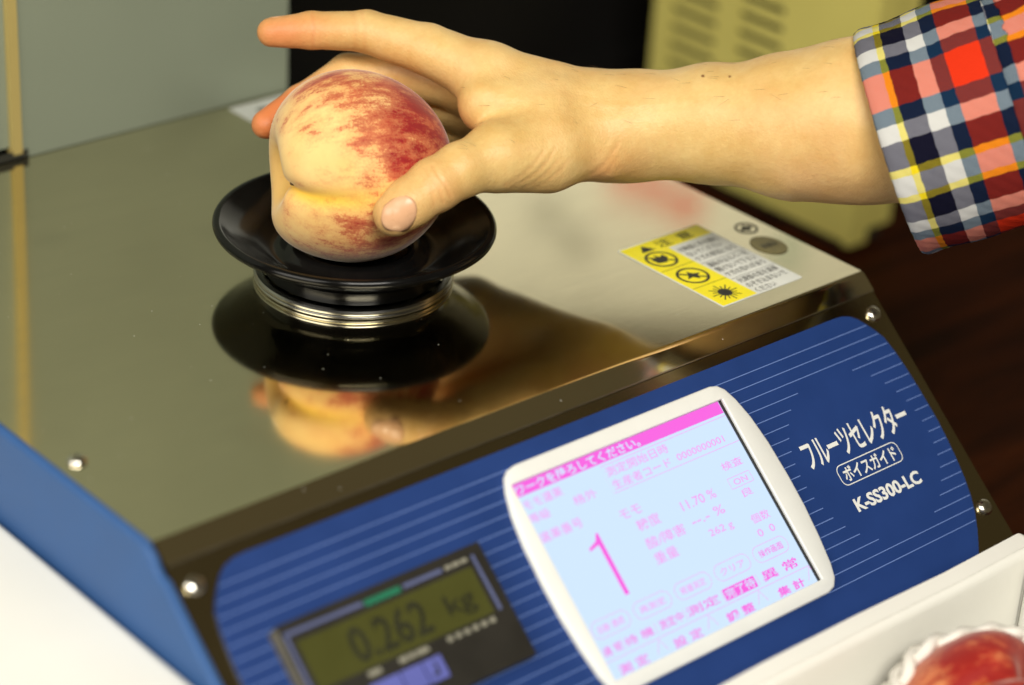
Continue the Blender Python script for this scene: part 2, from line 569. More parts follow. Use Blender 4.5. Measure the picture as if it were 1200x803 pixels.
# body under it
bm = bmesh.new()
profile_x(bm, [(D-.001, -.0016), (0.004, -.0016), slp(0.004, -.0045), slp(0.144, -.0045), (slp(0.144)[0], TZ+.006), (D-.001, TZ+.006)], 0.0015, W-0.0015)
obj('body_shell', bm, 'steel_front', mach)
# sloped front sheet
bm = bmesh.new()
pr = [slp(0.0084, -.0008), slp(0.143, -.0008)]
pr += [(slp(0.147)[0]-.0005, slp(0.147)[1]-.002), (slp(0.147)[0]-.0005, TZ+.004), (slp(0.147)[0]+.002, TZ+.004), slp(0.143, -.004), slp(0.0084, -.004)]
profile_x(bm, pr, 0.0, W)
front = obj('front_plate', bm, 'steel_front', mach, True, 25)
bm = bbox((0.0005, -.0083, -.0012), (W-.0005, -.0077, .00025), .0002, 2, SM)
obj('seam_edge', bm, 'screw_steel', mach, True, 40)
for x in (0.03, W-0.03):
    for y in (-0.06, D-0.03):
        bm = bmesh.new(); lathe(bm, [(0, 0), (.011, 0), (.012, .002), (.012, .0062), (0, .0062)], (x, y, TZ), 24)
        obj('foot', bm, 'black_rubber', mach, True, 40)
# blue side plate that follows the outline of the body
pts = [(D, 0.0022), (0.0015, 0.0022), slp(0.0045, .0018), slp(0.0070, .0006), slp(0.0110, .0006), slp(0.0135, .0022), slp(0.146, .0022), (slp(0.147)[0]-.003, TZ+.003), (D, TZ+.003)]
bm = bmesh.new(); profile_x(bm, pts, -0.0052, -0.0008); bevel(bm, 0.0018, 4, 40)
obj('side_plate', bm, 'plate_blue', mach, True, 40)

# printed blue label on the slope
edge = [(.0300, .3776), (.0380, .3793), (.0461, .3802), (.0560, .3808), (.0642, .3810), (.0740, .3811), (.084, .3804), (.0940, .3792), (.1028, .3777), (.1110, .3755), (.1184, .3727), (.1260, .3684), (.1325, .3640), (.1380, .3598)]
right = [(.3560, .0135), (.3610, .0139), (.3655, .0154), (.3690, .0180), (.3720, .0216), (.3750, .0256)]+[(x, s) for s, x in edge]+[(.3575, .1400), (.355, .1405)]
lab = [(x, -s) for x, s in right]+[(W-x, -s) for x, s in right[::-1]]
lab = lab[::-1]
bm = bmesh.new(); prism(bm, lab, -.0007, .0002, SM)
label = obj('front_label', bm, 'label_blue', mach)
def lab_x(s):
    return np.interp(s, [.0139, .0154, .0180, .0216, .0256]+[e[0] for e in edge], [.3610, .3655, .3690, .3720, .3750]+[e[1] for e in edge])
bm = bmesh.new()
for k in range(19):
    s = 0.0218+0.00556*k
    xr = lab_x(s)-.0006
    segs = [(W-xr, xr)]
    dy = s-0.0748
    if abs(dy) < 0.0385:
        hw = math.sqrt(max(0, 0.0405**2-dy*dy))
        segs = [(W-xr, 0.3317-hw), (0.3317+hw, xr)]
    for a, b in segs:
        strip(bm, (a, -s), (b, -s), 0.00038, 0.00035, SM)
obj('printed_lines', bm, 'print_line', label)
text('product_name', 'フルーツセレクター', .2985, .3655, -.0722, -.0585, .00036, SM, 'print_white', label, bold=0.018, spacing=0.9)
bm = bmesh.new(); outline(bm, rrect(.3110, .3505, -.0842, -.0748, .0030), .00045, .00036, SM)
obj('caption_frame', bm, 'print_white', label)
text('caption', 'ボイスガイド', .3137, .3480, -.0829, -.0761, .00036, SM, 'print_white', label, bold=0.02, spacing=0.95)
text('model_number', 'K-SS300-LC', .3108, .3535, -.0968, -.0905, .00036, SM, 'print_white', label, bold=0.035)

# screen frame with bulging sides
X0, X1, S0, S1 = .1517, .2713, .0285, .1155
bo = [(.1530, .0213), (.2690, .0213), (.2728, .0222), (.2757, .0247), (.2785, .0305), (.2812, .0400), (.2830, .0530), (.2837, .0700), (.2835, .0845), (.2822, .0990), (.2804, .1115), (.2785, .1175), (.2757, .1207), (.2715, .1219), (.153, .1219)]
mid = (.1430+.2837)/2
right_h = [(x, s) for x, s in bo[1:-1]]
outp = right_h+[(2*mid-x, s) for x, s in right_h[::-1]]
outp = [(x, -s) for x, s in outp]
bm = bmesh.new()
n = len(outp)
inn = []
for x, y in outp:   # matching point on the opening
    cx_, cy_ = (X0+X1)/2, -(S0+S1)/2
    dx, dy = x-cx_, y-cy_
    inn.append((dx, dy))
hx, hy = (X1-X0)/2, (S1-S0)/2
def open_pt(dx, dy):
    k = max(abs(dx)/hx, abs(dy)/hy)
    return ((X0+X1)/2+dx/k, -(S0+S1)/2+dy/k)
P_in = [open_pt(*d) for d in inn]
# put real corners into the opening
allo = []; alli = []
for i in range(n):
    allo.append(outp[i]); alli.append(P_in[i])
    j = (i+1) % n
    a, b = P_in[i], P_in[j]
    onx_a = abs(abs(a[0]-(X0+X1)/2)-hx) < 1e-7; onx_b = abs(abs(b[0]-(X0+X1)/2)-hx) < 1e-7
    if onx_a != onx_b:
        cxn = X1 if (a[0]+b[0])/2 > (X0+X1)/2 else X0
        cyn = -S0 if (a[1]+b[1])/2 > -(S0+S1)/2 else -S1
        allo.append(((outp[i][0]+outp[j][0])/2, (outp[i][1]+outp[j][1])/2)); alli.append((cxn, cyn))
n = len(allo)
def off(p, q, d):
    v = Vector((q[0]-p[0], q[1]-p[1])); v.normalize(); return (p[0]+v.x*d, p[1]+v.y*d)
lev = []
lev.append([(p[0], p[1], .0003) for p in allo])
lev.append([(p[0], p[1], .0018) for p in allo])
lev.append([(*off(p, q, .0005), .0026) for p, q in zip(allo, alli)])
lev.append([(*off(p, q, .0014), .0030) for p, q in zip(allo, alli)])
lev.append([(*off(q, p, .0004), .0030) for p, q in zip(allo, alli)])
lev.append([(q[0], q[1], .0026) for p, q in zip(allo, alli)])
lev.append([(q[0], q[1], .0003) for p, q in zip(allo, alli)])
rows = [[bm.verts.new(SM @ Vector(p)) for p in L] for L in lev]
for A, B in zip(rows, rows[1:]):
    for i in range(n):
        j = (i+1) % n
        bm.faces.new((A[i], A[j], B[j], B[i]))
bmesh.ops.recalc_face_normals(bm, faces=bm.faces)
obj('screen_frame', bm, 'bezel_white', mach, True, 35)
bm = bbox((X0+.0001, -S1+.0001, .00025), (X1-.0001, -S0-.0001, .0006), 0, 1, SM)
screen = obj('screen', bm, 'screen_glow', mach)
bm = bmesh.new()
box(bm, (X1-.0009, -S1+.0001, .0006), (X1-.0001, -S0-.0001, .0016), SM)
obj('recess_shade', bm, 'meter_black', screen)  # dark strip standing for the shadow of the recess at the right edge
NS = .00075
def stext(body, x0, x1, s0, s1, m='screen_ink_soft', bold=0.003, sp=1.0):
    return text('screen_text', body, x0, x1, -s1, -s0, NS, SM, m, screen, bold, sp)
bm = bmesh.new(); strip(bm, (X0+.0003, -.0311), (X1-.0012, -.0311), .0056, .00068, SM)
obj('screen_header', bm, 'screen_ink', screen)
t = text('screen_text', 'ワークを降ろしてください。', .1535, .2215, -.0335, -.0290, .00078, SM, 'screen_glow', screen, 0.022)
stext('測定開始日時', .1982, .2332, .0362, .0405)
stext('生産者コード', .1982, .2310, .0422, .0464)
stext('0000000001', .2352, .2630, .0425, .0455)
stext('モモ選果', .1535, .1740, .0360, .0400)
stext('格外', .1765, .1890, .0420, .0460)
stext('等級', .1530, .1635, .0420, .0460)
stext('選果番号', .1530, .1755, .0505, .0548)
bm = bmesh.new()
prism(bm, [(.1774, -.0868), (.1796, -.0868), (.1797, -.0594), (.1786, -.0594), (.1770, -.0622), (.1722, -.0640), (.1722, -.0652), (.1774, -.0640)], NS-.0001, NS, SM)
obj('screen_digit', bm, 'screen_ink', screen)
stext('モモ', .1940, .2055, .0550, .0588)
stext('糖度', .1992, .2118, .0612, .0660)
stext('11.70 %', .2245, .2442, .0615, .0656)
stext('酸/障害', .1990, .2206, .0695, .0743)
stext('--.- %', .2253, .2444, .0690, .0730)
stext('重量', .1992, .2118, .0765, .0812)
stext('262 g', .2309, .2445, .0768, .0808)
stext('検査', .2540, .2660, .0535, .0572)
stext('ON', .2560, .2640, .0618, .0645)
stext('良', .2570, .2630, .0670, .0706)
stext('個数', .2545, .2650, .0785, .0826)
stext('0  0', .2540, .2640, .0852, .0885)
for i, b in enumerate(('自動 連続', '再測定', '軽量測定', 'クリア', '操作画面')):
    x0 = .1540+.02298*i
    stext(b, x0+.0030, x0+.0170, .0934, .0966, 'screen_ink' if i == 4 else 'screen_ink_soft')
    bm = bmesh.new(); outline(bm, rrect(x0, x0+.0200, -.0985, -.0913, .0034), .00022, NS, SM)
    obj('screen_button', bm, 'screen_ink_soft', screen)
stext('通 常', .1540, .1640, .1020, .1058, 'screen_ink', 0.004)
stext('待 機', .1660, .1812, .1020, .1058, 'screen_ink', 0.004)
stext('測定中', .1850, .1980, .1018, .1058, 'screen_ink', 0.004)
stext('測定', .2005, .2190, .1018, .1058, 'screen_ink', 0.004)
bm = bmesh.new(); strip(bm, (.2220, -.1040), (.2405, -.1040), .0050, .00068, SM)
obj('screen_header', bm, 'screen_ink', screen)
text('screen_text', '完了待', .2228, .2398, -.1061, -.1019, .00078, SM, 'screen_glow', screen, 0.012)
stext('異 常', .2445, .2655, .1018, .1062, 'screen_ink', 0.012)
for i, b in enumerate(('測 定', '設 定', '調 整', '集 計')):
    x0 = .1570+.0303*i
    stext(b, x0, x0+.0158, .1108, .1148, 'screen_ink', 0.02 if i > 1 else 0.008)
bm = bmesh.new()
outline(bm, [(.1968, -.0474), (.2700, -.0474), (.2700, -.0352), (.1968, -.0352)], .00025, NS, SM)
outline(bm, rrect(.2535, .2665, -.0655, -.0607, .0003, 2), .00022, NS, SM)
strip(bm, (X0+.0005, -.1078), (X1-.0012, -.1078), .00022, NS, SM)
for x in (.1790, .2075, .2370, .2675):
    strip(bm, (x-.0012, -.1135), (x+.0022, -.1082), .00022, NS, SM)
    strip(bm, (x+.0022, -.1082), (x+.0046, -.1135), .00022, NS, SM)
for x in (.1650, .1830, .1995, .2212, .2418):
    strip(bm, (x, -.1065), (x, -.1015), .0002, NS, SM)
obj('screen_rule', bm, 'screen_ink_soft', screen)

# weighing readout, a black box on the slope
MX0, MX1, MS0, MS1, MH = .0262, .1222, .0445, .0935, .0062
bm = bbox((MX0, -MS1, .0003), (MX1, -MS0, MH), .0010, 3, SM)
meter = obj('weight_display', bm, 'meter_black', mach, True, 35)
bm = bbox((MX0-.0016, -MS1+.002, .0003), (MX0-.0002, -MS0-.001, MH-.0008), .0004, 2, SM)
obj('end_cap', bm, 'meter_side', meter, True, 35)
bm = bbox((.0305, -.0722, MH-.0001), (.1138, -.0525, MH+.00015), 0, 1, SM)
lcd = obj('readout', bm, 'meter_lcd', meter)
text('digits', '0.262', .0500, .0862, -.0696, -.0556, MH+.0003, SM, 'meter_digit', meter, 0.016)
text('unit', 'kg', .0950, .1085, -.0692, -.0590, MH+.0003, SM, 'meter_digit', meter, 0.012)
NM = MH+.0003
bm = bmesh.new()
for a, b in (((.0270, -.0488), (.0628, -.0492)), ((.0820, -.0494), (.1010, -.0494)), ((.0274, -.0480), (.0272, -.0740)), ((.1165, -.0485), (.1168, -.0722))):
    strip(bm, a, b, .0016, NM, SM)
obj('bracket_print', bm, 'meter_bracket', meter)
bm = bmesh.new(); strip(bm, (.0636, -.0496), (.0806, -.0496), .0024, NM, SM)
obj('green_badge', bm, 'meter_green', meter)
bm = bmesh.new()
for x_, w__ in ((.1025, .0030), (.1062, .0034), (.1103, .0032)): strip(bm, (x_, -.0493), (x_+w__, -.0493), .0016, NM, SM)
for x_, w__ in ((.0657, .0038), (.0702, .0028), (.0737, .0060)): strip(bm, (x_, -.0744), (x_+w__, -.0744), .0020, NM, SM)
strip(bm, (.0512, -.0744), (.0572, -.0744), .0020, NM, SM)
for k_ in range(6): strip(bm, (.0888+.0042*k_, -.0746), (.0888+.0042*k_+.0026, -.0746), .0020, NM, SM)
obj('small_marks', bm, 'meter_grey', meter)['kind'] = 'stuff'
for a, b in ((.0490, .0625), (.0632, .0728), (.0735, .0822)):
    bm = bbox((a, -.0872, MH-.0002), (b, -.0782, MH+.0012), .0006, 2, SM)
    obj('button', bm, 'meter_button', meter, True, 35)
bm = bmesh.new(); strip(bm, (.0785, -.0800), (.0785, -.0845), .0011, MH+.0013, SM); strip(bm, (.0758, -.0845), (.0790, -.0845), .0011, MH+.00135, SM)
obj('button_mark', bm, 'meter_digit', meter)

# screws
def screw(c, M):
    bm = bmesh.new()
    lathe(bm, [(.0040, 0), (.0040, .0006), (.0036, .0014), (.0028, .0020), (.0016, .0023), (0, .0024)], (0, 0, 0), 28, M)
    o = obj('screw', bm, 'screw_steel', mach, True, 60)
    bm = bmesh.new()
    a = random.random()*1.5
    for k in range(2):
        an = a+k*math.pi/2
        Rz = M @ Matrix.Rotation(an, 4, 'Z')
        box(bm, (-.0019, -.00028, .0018), (.0019, .00028, .00238+.00001*k), Rz)
    obj('cross_slot', bm, 'slot_dark', o)
random.seed(3)
for x, s in ((W-.3800, .0181), (.3800, .0181), (.3800, .1186), (W-.3800, .1186)):
    screw(None, SM @ Matrix.Translation((x, -s, -.0008)))
for x, y in ((.0083, .066), (.0083, .25)):
    screw(None, Matrix.Translation((x, y, 0.0)))

# ring, pedestal and black dish on the top sheet
TCX, TCY = .19298, .13219
prof = [(.0240, .0128), (.0240, .0150), (.0252, .0165), (.0275, .0168), (.0300, .0160), (.0315, .0140), (.0345, .0133), (.0380, .0140), (.0430, .0168), (.0500, .0215), (.0550, .0246), (.0575, .0258), (.0590, .0271), (.0603, .0277), (.0617, .0274), (.0625, .0262), (.0626, .0252), (.0621, .0240), (.0608, .0230), (.0590, .0222), (.0560, .0202), (.0500, .0165), (.0445, .0138), (.0415, .0122), (.0405, .0105), (.0402, .0052), (.0300, .0052), (.0300, .0090), (.0150, .0100), (0, .0100)]
inner_floor = [(0, .0115), (.0150, .0115), (.0230, .0120)]
bm = bmesh.new(); lathe(bm, inner_floor+prof, (TCX, TCY, 0), 128)
dish = obj('measuring_dish', bm, 'black_gloss', mach, True, 50)
bm = bmesh.new(); lathe(bm, [(.0404, .0002), (.0440, .0002), (.0444, .0005), (.0444, .0012), (.0440, .0016), (.0444, .0020), (.0446, .0026), (.0445, .0034), (.0438, .0041), (.0425, .0043), (.0404, .0040), (.0404, .0002)], (TCX, TCY, 0), 128)
obj('steel_ring', bm, 'chrome', dish, True, 30)

# caution sticker and the small marks near it
SX0, SX1, SY0, SY1 = .3076, .3596, .0135, .0821
bm = bmesh.new(); prism(bm, rrect(SX0, SX1, SY0, SY1, .0010, 3), .00002, .00025)
stk = obj('caution_sticker', bm, 'sticker_white', mach)
bm = bmesh.new()
prism(bm, rrect(SX0+.0008, SX1-.0006, SY1-.0108, SY1-.0008, .0004, 2), .00025, .00034)
prism(bm, rrect(SX0+.0008, .3300, SY0+.0008, SY1-.0110, .0004, 2), .00025, .00034)
obj('yellow_field', bm, 'sticker_yellow', stk)
text('caution_word', '▲ 注  意', SX0+.008, SX1-.010, SY1-.0093, SY1-.0026, .00040, TOPM, 'print_black', stk, 0.01)
bm = bmesh.new()
ICX = .3186
for cy_ in (.0640, .0436):
    outline(bm, [(ICX+.0072*math.cos(a*math.pi/20), cy_+.0072*math.sin(a*math.pi/20)) for a in range(40)], .0013, .00042, TOPM)
    strip(bm, (ICX-.0052, cy_+.0050), (ICX+.0052, cy_-.0050), .0012, .00043, TOPM)
prism(bm, [(ICX-.0040, .0615), (ICX+.0005, .0605), (ICX+.0040, .0640), (ICX+.0035, .0675), (ICX+.0010, .0660), (ICX-.0005, .0690), (ICX-.0015, .0655), (ICX-.0045, .0665)], .00036, .00044)
prism(bm, [(ICX-.0045, .0420), (ICX-.0010, .0425), (ICX+.0010, .0395), (ICX+.0020, .0425), (ICX+.0048, .0440), (ICX+.0015, .0450), (ICX, .0480), (ICX-.0015, .0450)], .00036, .00044)
outline(bm, [(ICX+.0016*math.cos(a*math.pi/10), .0232+.0016*math.sin(a*math.pi/10)) for a in range(20)], .0036, .00043, TOPM)
for k in range(16):
    a = 2*math.pi*k/16; L = .0075 if k % 2 == 0 else .0060
    strip(bm, (ICX+.003*math.cos(a), .0232+.003*math.sin(a)), (ICX+L*math.cos(a), .0232+L*math.sin(a)), .0006, .00042, TOPM)
for y in (.0335, .0540):
    strip(bm, (SX0+.001, y), (.3300, y), .0003, .00041, TOPM)
obj('warning_symbols', bm, 'print_black', stk)
for k, lines in enumerate((('可動部に手を触れ', 'ないでください', 'ケガの原因になり'), ('運転中はカバーを', '開けないで下さい', 'ケガの恐れがあり'), ('光源部の窓を直接', 'のぞき込まないで', 'ください'))):
    for j, ln in enumerate(lines):
        y = .0680-.0190*k-.0056*j
        text('fine_print', ln, .3318, .3318+.0253*len(ln)/8, y-.0043, y, .00034, TOPM, 'print_grey', stk, 0.012)
bm = bmesh.new()
for y in (.0335, .0525): strip(bm, (.3306, y-.0026), (SX1-.001, y-.0026), .0003, .00034, TOPM)
obj('rule', bm, 'print_grey', stk)
def disc_poly(cx_, cy_, rx, ry, n=40):
    return [(cx_+rx*math.cos(2*math.pi*a/n), cy_+ry*math.sin(2*math.pi*a/n)) for a in range(n)]
bm = bmesh.new(); outline(bm, disc_poly(.3765, .0655, .0052, .0052), .0010, .0003, TOPM)
strip(bm, (.3735, .0655), (.3795, .0655), .0022, .00032, TOPM); strip(bm, (.3765, .0680), (.3765, .0630), .0018, .00034, TOPM)
obj('round_mark', bm, 'seal_grey', mach)
bm = bmesh.new(); prism(bm, disc_poly(.3715, .0462, .0078, .0098), .00026, .0004)
seal = obj('oval_seal', bm, 'seal_gold', mach)
text('seal_print', '検査済', .3668, .3762, .0440, .0482, .0005, TOPM, 'seal_grey', seal, 0.02)
# white label at the back edge
bm = bmesh.new(); prism(bm, rrect(.2575, .2965, .2985, .3195, .001, 3), .00002, .0003)
bl = obj('white_label', bm, 'paper_white', mach)
bm = bmesh.new(); strip(bm, (.268, .308), (.290, .308), .006, .0004, TOPM)
obj('label_print', bm, 'seal_grey', bl)

# ------------------------------------------------------------------ partition behind the machine
part = empty('partition', (.10, .332, TZ), 'grey green upright partition panel with a beige trim strip behind the steel top', 'partition')
PH = 0.34
obj('panel', bbox((.1392, .3235, .0001), (.2978, .3420, PH), .0002), 'panel_grey', part, True, 35)
obj('reflection_panel', bbox((.2981, .3245, .115), (.395, .3420, PH), .0008), 'panel_grey', part, True, 35)  # added out of view, only to carry the olive reflection further across the steel
obj('panel', bbox((-.22, .3260, .0060), (.1336, .3420, PH), .0008), 'panel_grey', part, True, 35)
obj('trim_strip', bbox((.1338, .3225, .0030), (.1388, .3420, PH), .0012), 'panel_trim', part, True, 35)
obj('base_strip', bbox((-.22, .3228, .0006), (.1420, .3234, .0045), 0), 'device_dark', part)  # dark strip along the foot of the left panel
obj('support', bbox((-.2, .3425, TZ), (.29, .3500, PH-.01), .001), 'cabinet_black', part)

# ------------------------------------------------------------------ dark cabinet and cream appliance behind
cab = empty('cabinet', (.95, .60, TZ), 'black low cabinet in the shade behind the machine', 'cabinet')
obj('carcass', bbox((.20, .4600, TZ), (1.75, .95, .075), .003), 'cabinet_black', cab)
obj('plinth', bbox((.22, .4520, TZ), (1.73, .4595, TZ+.05), .002), 'cabinet_black', cab)
dev = empty('vented_appliance', (.76, .31, TZ), 'cream yellow appliance with rows of slanted vent slots behind the forearm', 'appliance')
DX0, DX1, DY0, DY1, DZ1 = .645, .690, .222, .398, .05
slots = []
for (ya, yb) in ((.3435, .3835), (.2885, .3255)):
    for k in range(9):
        z = -.0905+.0118*k if yb > .35 else -.0880+.0118*k
        slots.append((ya, yb, z, z+.0052))
# side face built round its vent openings
bm = bmesh.new()
zs = sorted({TZ+.008, DZ1}); 
def face_strips(bm, x0, x1):
    cols = [(DY0, .2885, None), (.2885, .3255, 1), (.3255, .3435, None), (.3435, .3835, 0), (.3835, DY1, None)]
    for ya, yb, c in cols:
        if c is None:
            box(bm, (x0, ya, TZ+.008), (x1, yb, DZ1)); continue
        z = TZ+.008
        for (sa, sb, z0_, z1_) in [q for q in slots if abs(q[0]-ya) < 1e-6]:
            box(bm, (x0, ya, z), (x1, yb, z0_)); z = z1_
        box(bm, (x0, ya, z), (x1, yb, DZ1))
face_strips(bm, DX0, DX0+.003)
bmesh.ops.remove_doubles(bm, verts=bm.verts, dist=1e-5)
obj('vent_side', bm, 'device_cream', dev)
obj('casing', bbox((DX0+.012, DY0+.0002, TZ+.010), (DX1, DY1, DZ1), .004, 3), 'device_cream', dev, True, 35)
obj('dark_interior', bbox((DX0+.0035, DY0+.004, TZ+.012), (DX0+.0115, DY1-.004, DZ1-.003)), 'device_dark', dev)
obj('front_rim', bbox((DX0+.0005, DY0-.006, TZ+.006), (DX0+.016, DY0-.0003, DZ1), .002, 3), 'device_cream', dev, True, 35)
obj('base', bbox((DX0+.006, DY0+.004, TZ), (DX1-.004, DY1-.004, TZ+.0075), .001), 'device_dark', dev)

# ------------------------------------------------------------------ foam boxes
BT = -.060
fb = empty('foam_box', (.21, -.25, TZ), 'open white foam box holding a netted peach in the lower right corner', 'box', 'foam boxes')
bx0, bx1, by0, by1, th_ = .03, .3535, -.37, -.1275, .0125
def wall(lo, hi):
    bm = bmesh.new(); box(bm, lo, hi)
    bmesh.ops.subdivide_edges(bm, edges=bm.edges[:], cuts=5, use_grid_fill=True)
    for v in bm.verts:
        d = noise.noise(v.co*14)*.0010
        v.co.y += d; v.co.z += noise.noise(v.co*20+Vector((5, 2, 1)))*.0008 if v.co.z > TZ+.01 else 0
    bevel(bm, .0052, 5, 60)
    return bm
obj('back_side', wall((bx0, by1-th_, TZ+.010), (bx1, by1, BT)), 'foam_white', fb, True, 50)
obj('front_side', wall((bx0, by0, TZ+.010), (bx1, by0+th_, BT)), 'foam_white', fb, True, 50)
obj('right_side', wall((bx1-th_, by0+th_+.0003, TZ+.010), (bx1, by1-th_-.0003, BT-.0004)), 'foam_white', fb, True, 50)
obj('left_side', wall((bx0, by0+th_+.0003, TZ+.010), (bx0+th_, by1-th_-.0003, BT-.0004)), 'foam_white', fb, True, 50)
obj('bottom', bbox((bx0, by0, TZ), (bx1, by1, TZ+.0098), .001), 'foam_white', fb)
lb = empty('foam_box', (-.16, .1, TZ), 'closed white foam box beside the blue side plate in the lower left corner', 'box', 'foam boxes')
bm = bbox((-.32, -.19, TZ), (-.0085, .27, -.0610), .003, 3)
obj('tub', bm, 'foam_white', lb, True, 40)
bm = bmesh.new(); box(bm, (-.322, -.192, -.0606), (-.0065, .272, -.0385))
bmesh.ops.subdivide_edges(bm, edges=bm.edges[:], cuts=8, use_grid_fill=True)
for v in bm.verts: v.co.z += noise.noise(v.co*9)*.0012
bevel(bm, .004, 4, 60)
obj('lid', bm, 'foam_white', lb, True, 50)

# ------------------------------------------------------------------ peaches
def peach(name, c, R, axis, sut, blush_dir, material, cav=0.34, seed=0, blush_bias=0.0):
    a = Vector(axis).normalized(); s = Vector(sut); s = (s-a*s.dot(a)).normalized(); w = a.cross(s)
    NP, NA = 120, 200
    ph = np.linspace(0.0, math.pi, NP+1)
    ps = np.arange(NA)*2*math.pi/NA
    PHI, PSI = np.meshgrid(ph, ps, indexing='ij')
    d = (PSI+math.pi) % (2*math.pi)-math.pi
    taper = np.clip(np.sin(np.clip(PHI*1.02, 0, math.pi)), 0, 1)**.5
    groove = (0.13*np.exp(-(d/.20)**2)*np.exp(-((PHI-.42)/.34)**2)+0.050*np.exp(-(d/.12)**2)*np.exp(-((PHI-.85)/.55)**2)+0.022*np.exp(-(d/.42)**2)*np.exp(-((PHI-.8)/.9)**2))*taper
    lob = .110*np.exp(-((d+1.3)/.85)**2)*np.exp(-((PHI-.50)/.45)**2)+.035*np.exp(-((d-.75)/.6)**2)*np.exp(-((PHI-.62)/.40)**2)
    r = R*(1.0+lob-groove+0.012*np.cos(2*(PSI+.6))*np.sin(PHI)**2-0.015*np.cos(3*PHI))
    x = r*np.sin(PHI)
    z = r*np.cos(PHI)*.97
    z = z-R*cav*1.25*np.exp(-(PHI/.23)**2)-R*cav*.30*np.exp(-(PHI/.42)**2)
    z = z-R*(-.045)*np.exp(-((math.pi-PHI)/.13)**2)
    A = np.array(a); S = np.array(s); Wv = np.array(w)
    P = np.array(c)+x[..., None]*(np.cos(PSI)[..., None]*S+np.sin(PSI)[..., None]*Wv)+z[..., None]*A
    rng = np.random.RandomState(seed)
    vs = P.reshape(-1, 3)
    # low lumps
    dirs = (vs-np.array(c))/R
    for k in range(6):
        q = rng.randn(3); q /= np.linalg.norm(q)
        vs = vs+(dirs*(np.sin(dirs@q*3.2+rng.rand()*6)*.006*R)[:, None])
    faces = []
    for i in range(NP):
        for j in range(NA):
            k = (j+1) % NA
            faces.append((i*NA+j, (i+1)*NA+j, (i+1)*NA+k, i*NA+k))
    me = bpy.data.meshes.new(name)
    me.from_pydata(vs.tolist(), [], faces)
    me.update()
    bmx = bmesh.new(); bmx.from_mesh(me); bmesh.ops.recalc_face_normals(bmx, faces=bmx.faces); bmx.to_mesh(me); bmx.free()
    bd = np.array(Vector(blush_dir).normalized())
    dn = dirs/np.linalg.norm(dirs, axis=1)[:, None]
    b2 = np.array(cvec(.35, -.85, .35)); b3 = np.array(cvec(-.1, .95, .25))
    bl_ = np.maximum.reduce([(dn@bd)*1.0-.13, (dn@b2)*.66-.12, (dn@b3)*.56-.06])
    bl_ = np.clip(bl_+blush_bias, -.4, .9)
    at = me.attributes.new('blush', 'FLOAT', 'POINT'); at.data.foreach_set('value', bl_.astype(np.float32))
    st = np.stack([PHI*2.1+.5*np.sin(3*PSI), np.cos(PSI)*6.5*np.sin(PHI)**.5+seed, np.sin(PSI)*6.5*np.sin(PHI)**.5], -1).reshape(-1, 3)
    at = me.attributes.new('streakco', 'FLOAT_VECTOR', 'POINT'); at.data.foreach_set('vector', st.astype(np.float32).ravel())
    at = me.attributes.new('polar', 'FLOAT_VECTOR', 'POINT'); at.data.foreach_set('vector', np.stack([PHI, PSI, PHI*0], -1).astype(np.float32).ravel())
    ye = (np.exp(-(d/.13)**2)*np.exp(-((PHI-.8)/.8)**2)*.8+np.exp(-(PHI/.30)**2)*.5).reshape(-1)
    at = me.attributes.new('yellow', 'FLOAT', 'POINT'); at.data.foreach_set('value', np.clip(ye, 0, 1).astype(np.float32))
    return meobj(name, me, material, None, True), a

def cvec(x, y, t):
    """direction given as right, up, towards the viewer's side of the table"""
    return CAM_R*x+CAM_U*y-CAM_V*t
PCB = Vector((0.2623, -0.1897, -0.0952))
PC = Vector((.19331, .13274, .0526))
pk, pa = peach('peach', PC, .0417, cvec(-.91, -.11, .26), cvec(.19, -.42, .885), cvec(.76, .36, .42), 'peach_skin', .34, 2)
bm = bmesh.new()
pit = PC+cvec(-.66, -.24, .68).normalized()*(.0417*.90)
tube(bm, [pit-cvec(-.66, -.2, .68)*.003, pit, pit+cvec(-.66, -.2, .68)*.0012], [.0014, .0011, .0006], 8)
obj('stem', bm, 'stem_brown', pk, True)
tag(pk, 'yellow and red blushed peach held in the black dish', 'peach', 'peaches')
pk2, pa2 = peach('peach', PCB, .0422, cvec(.5, .75, .3), cvec(-.5, .4, .6), cvec(.3, .6, .4), 'peach_skin_dark', .25, 5, .30)
tag(pk2, 'deep red peach in a white foam net inside the foam box', 'peach', 'peaches')
# net of foam strands round the boxed peach
bm = bmesh.new()
cc = PCB; na = cvec(.10, .45, .85).normalized(); e1 = na.cross(CAM_V).normalized(); e2 = na.cross(e1)
RN = .0446
for row in range(7):
    lat0 = math.radians(17-10.5*row)
    for sg in (-1, 1):
        pts = []
        for i in range(300):
            a = 2*math.pi*i/300
            lat = lat0+math.radians(5.2)*math.sin(a*11+(math.pi/2 if row % 2 else 0))*sg+math.radians(2.0)*math.sin(a*3+row)
            rr = RN+.0007*math.sin(a*7+row)+.0012*sg*math.cos(a*11+(math.pi/2 if row % 2 else 0))
            pts.append(cc+(e1*math.cos(a)+e2*math.sin(a))*(rr*math.cos(lat))+na*(rr*math.sin(lat)))
        tube(bm, pts, .0026, 7, True)
net = obj('foam_net', bm, 'foam_net_white', None, True)
tag(net, 'white foam net sleeve around the deep red peach', 'foam net')

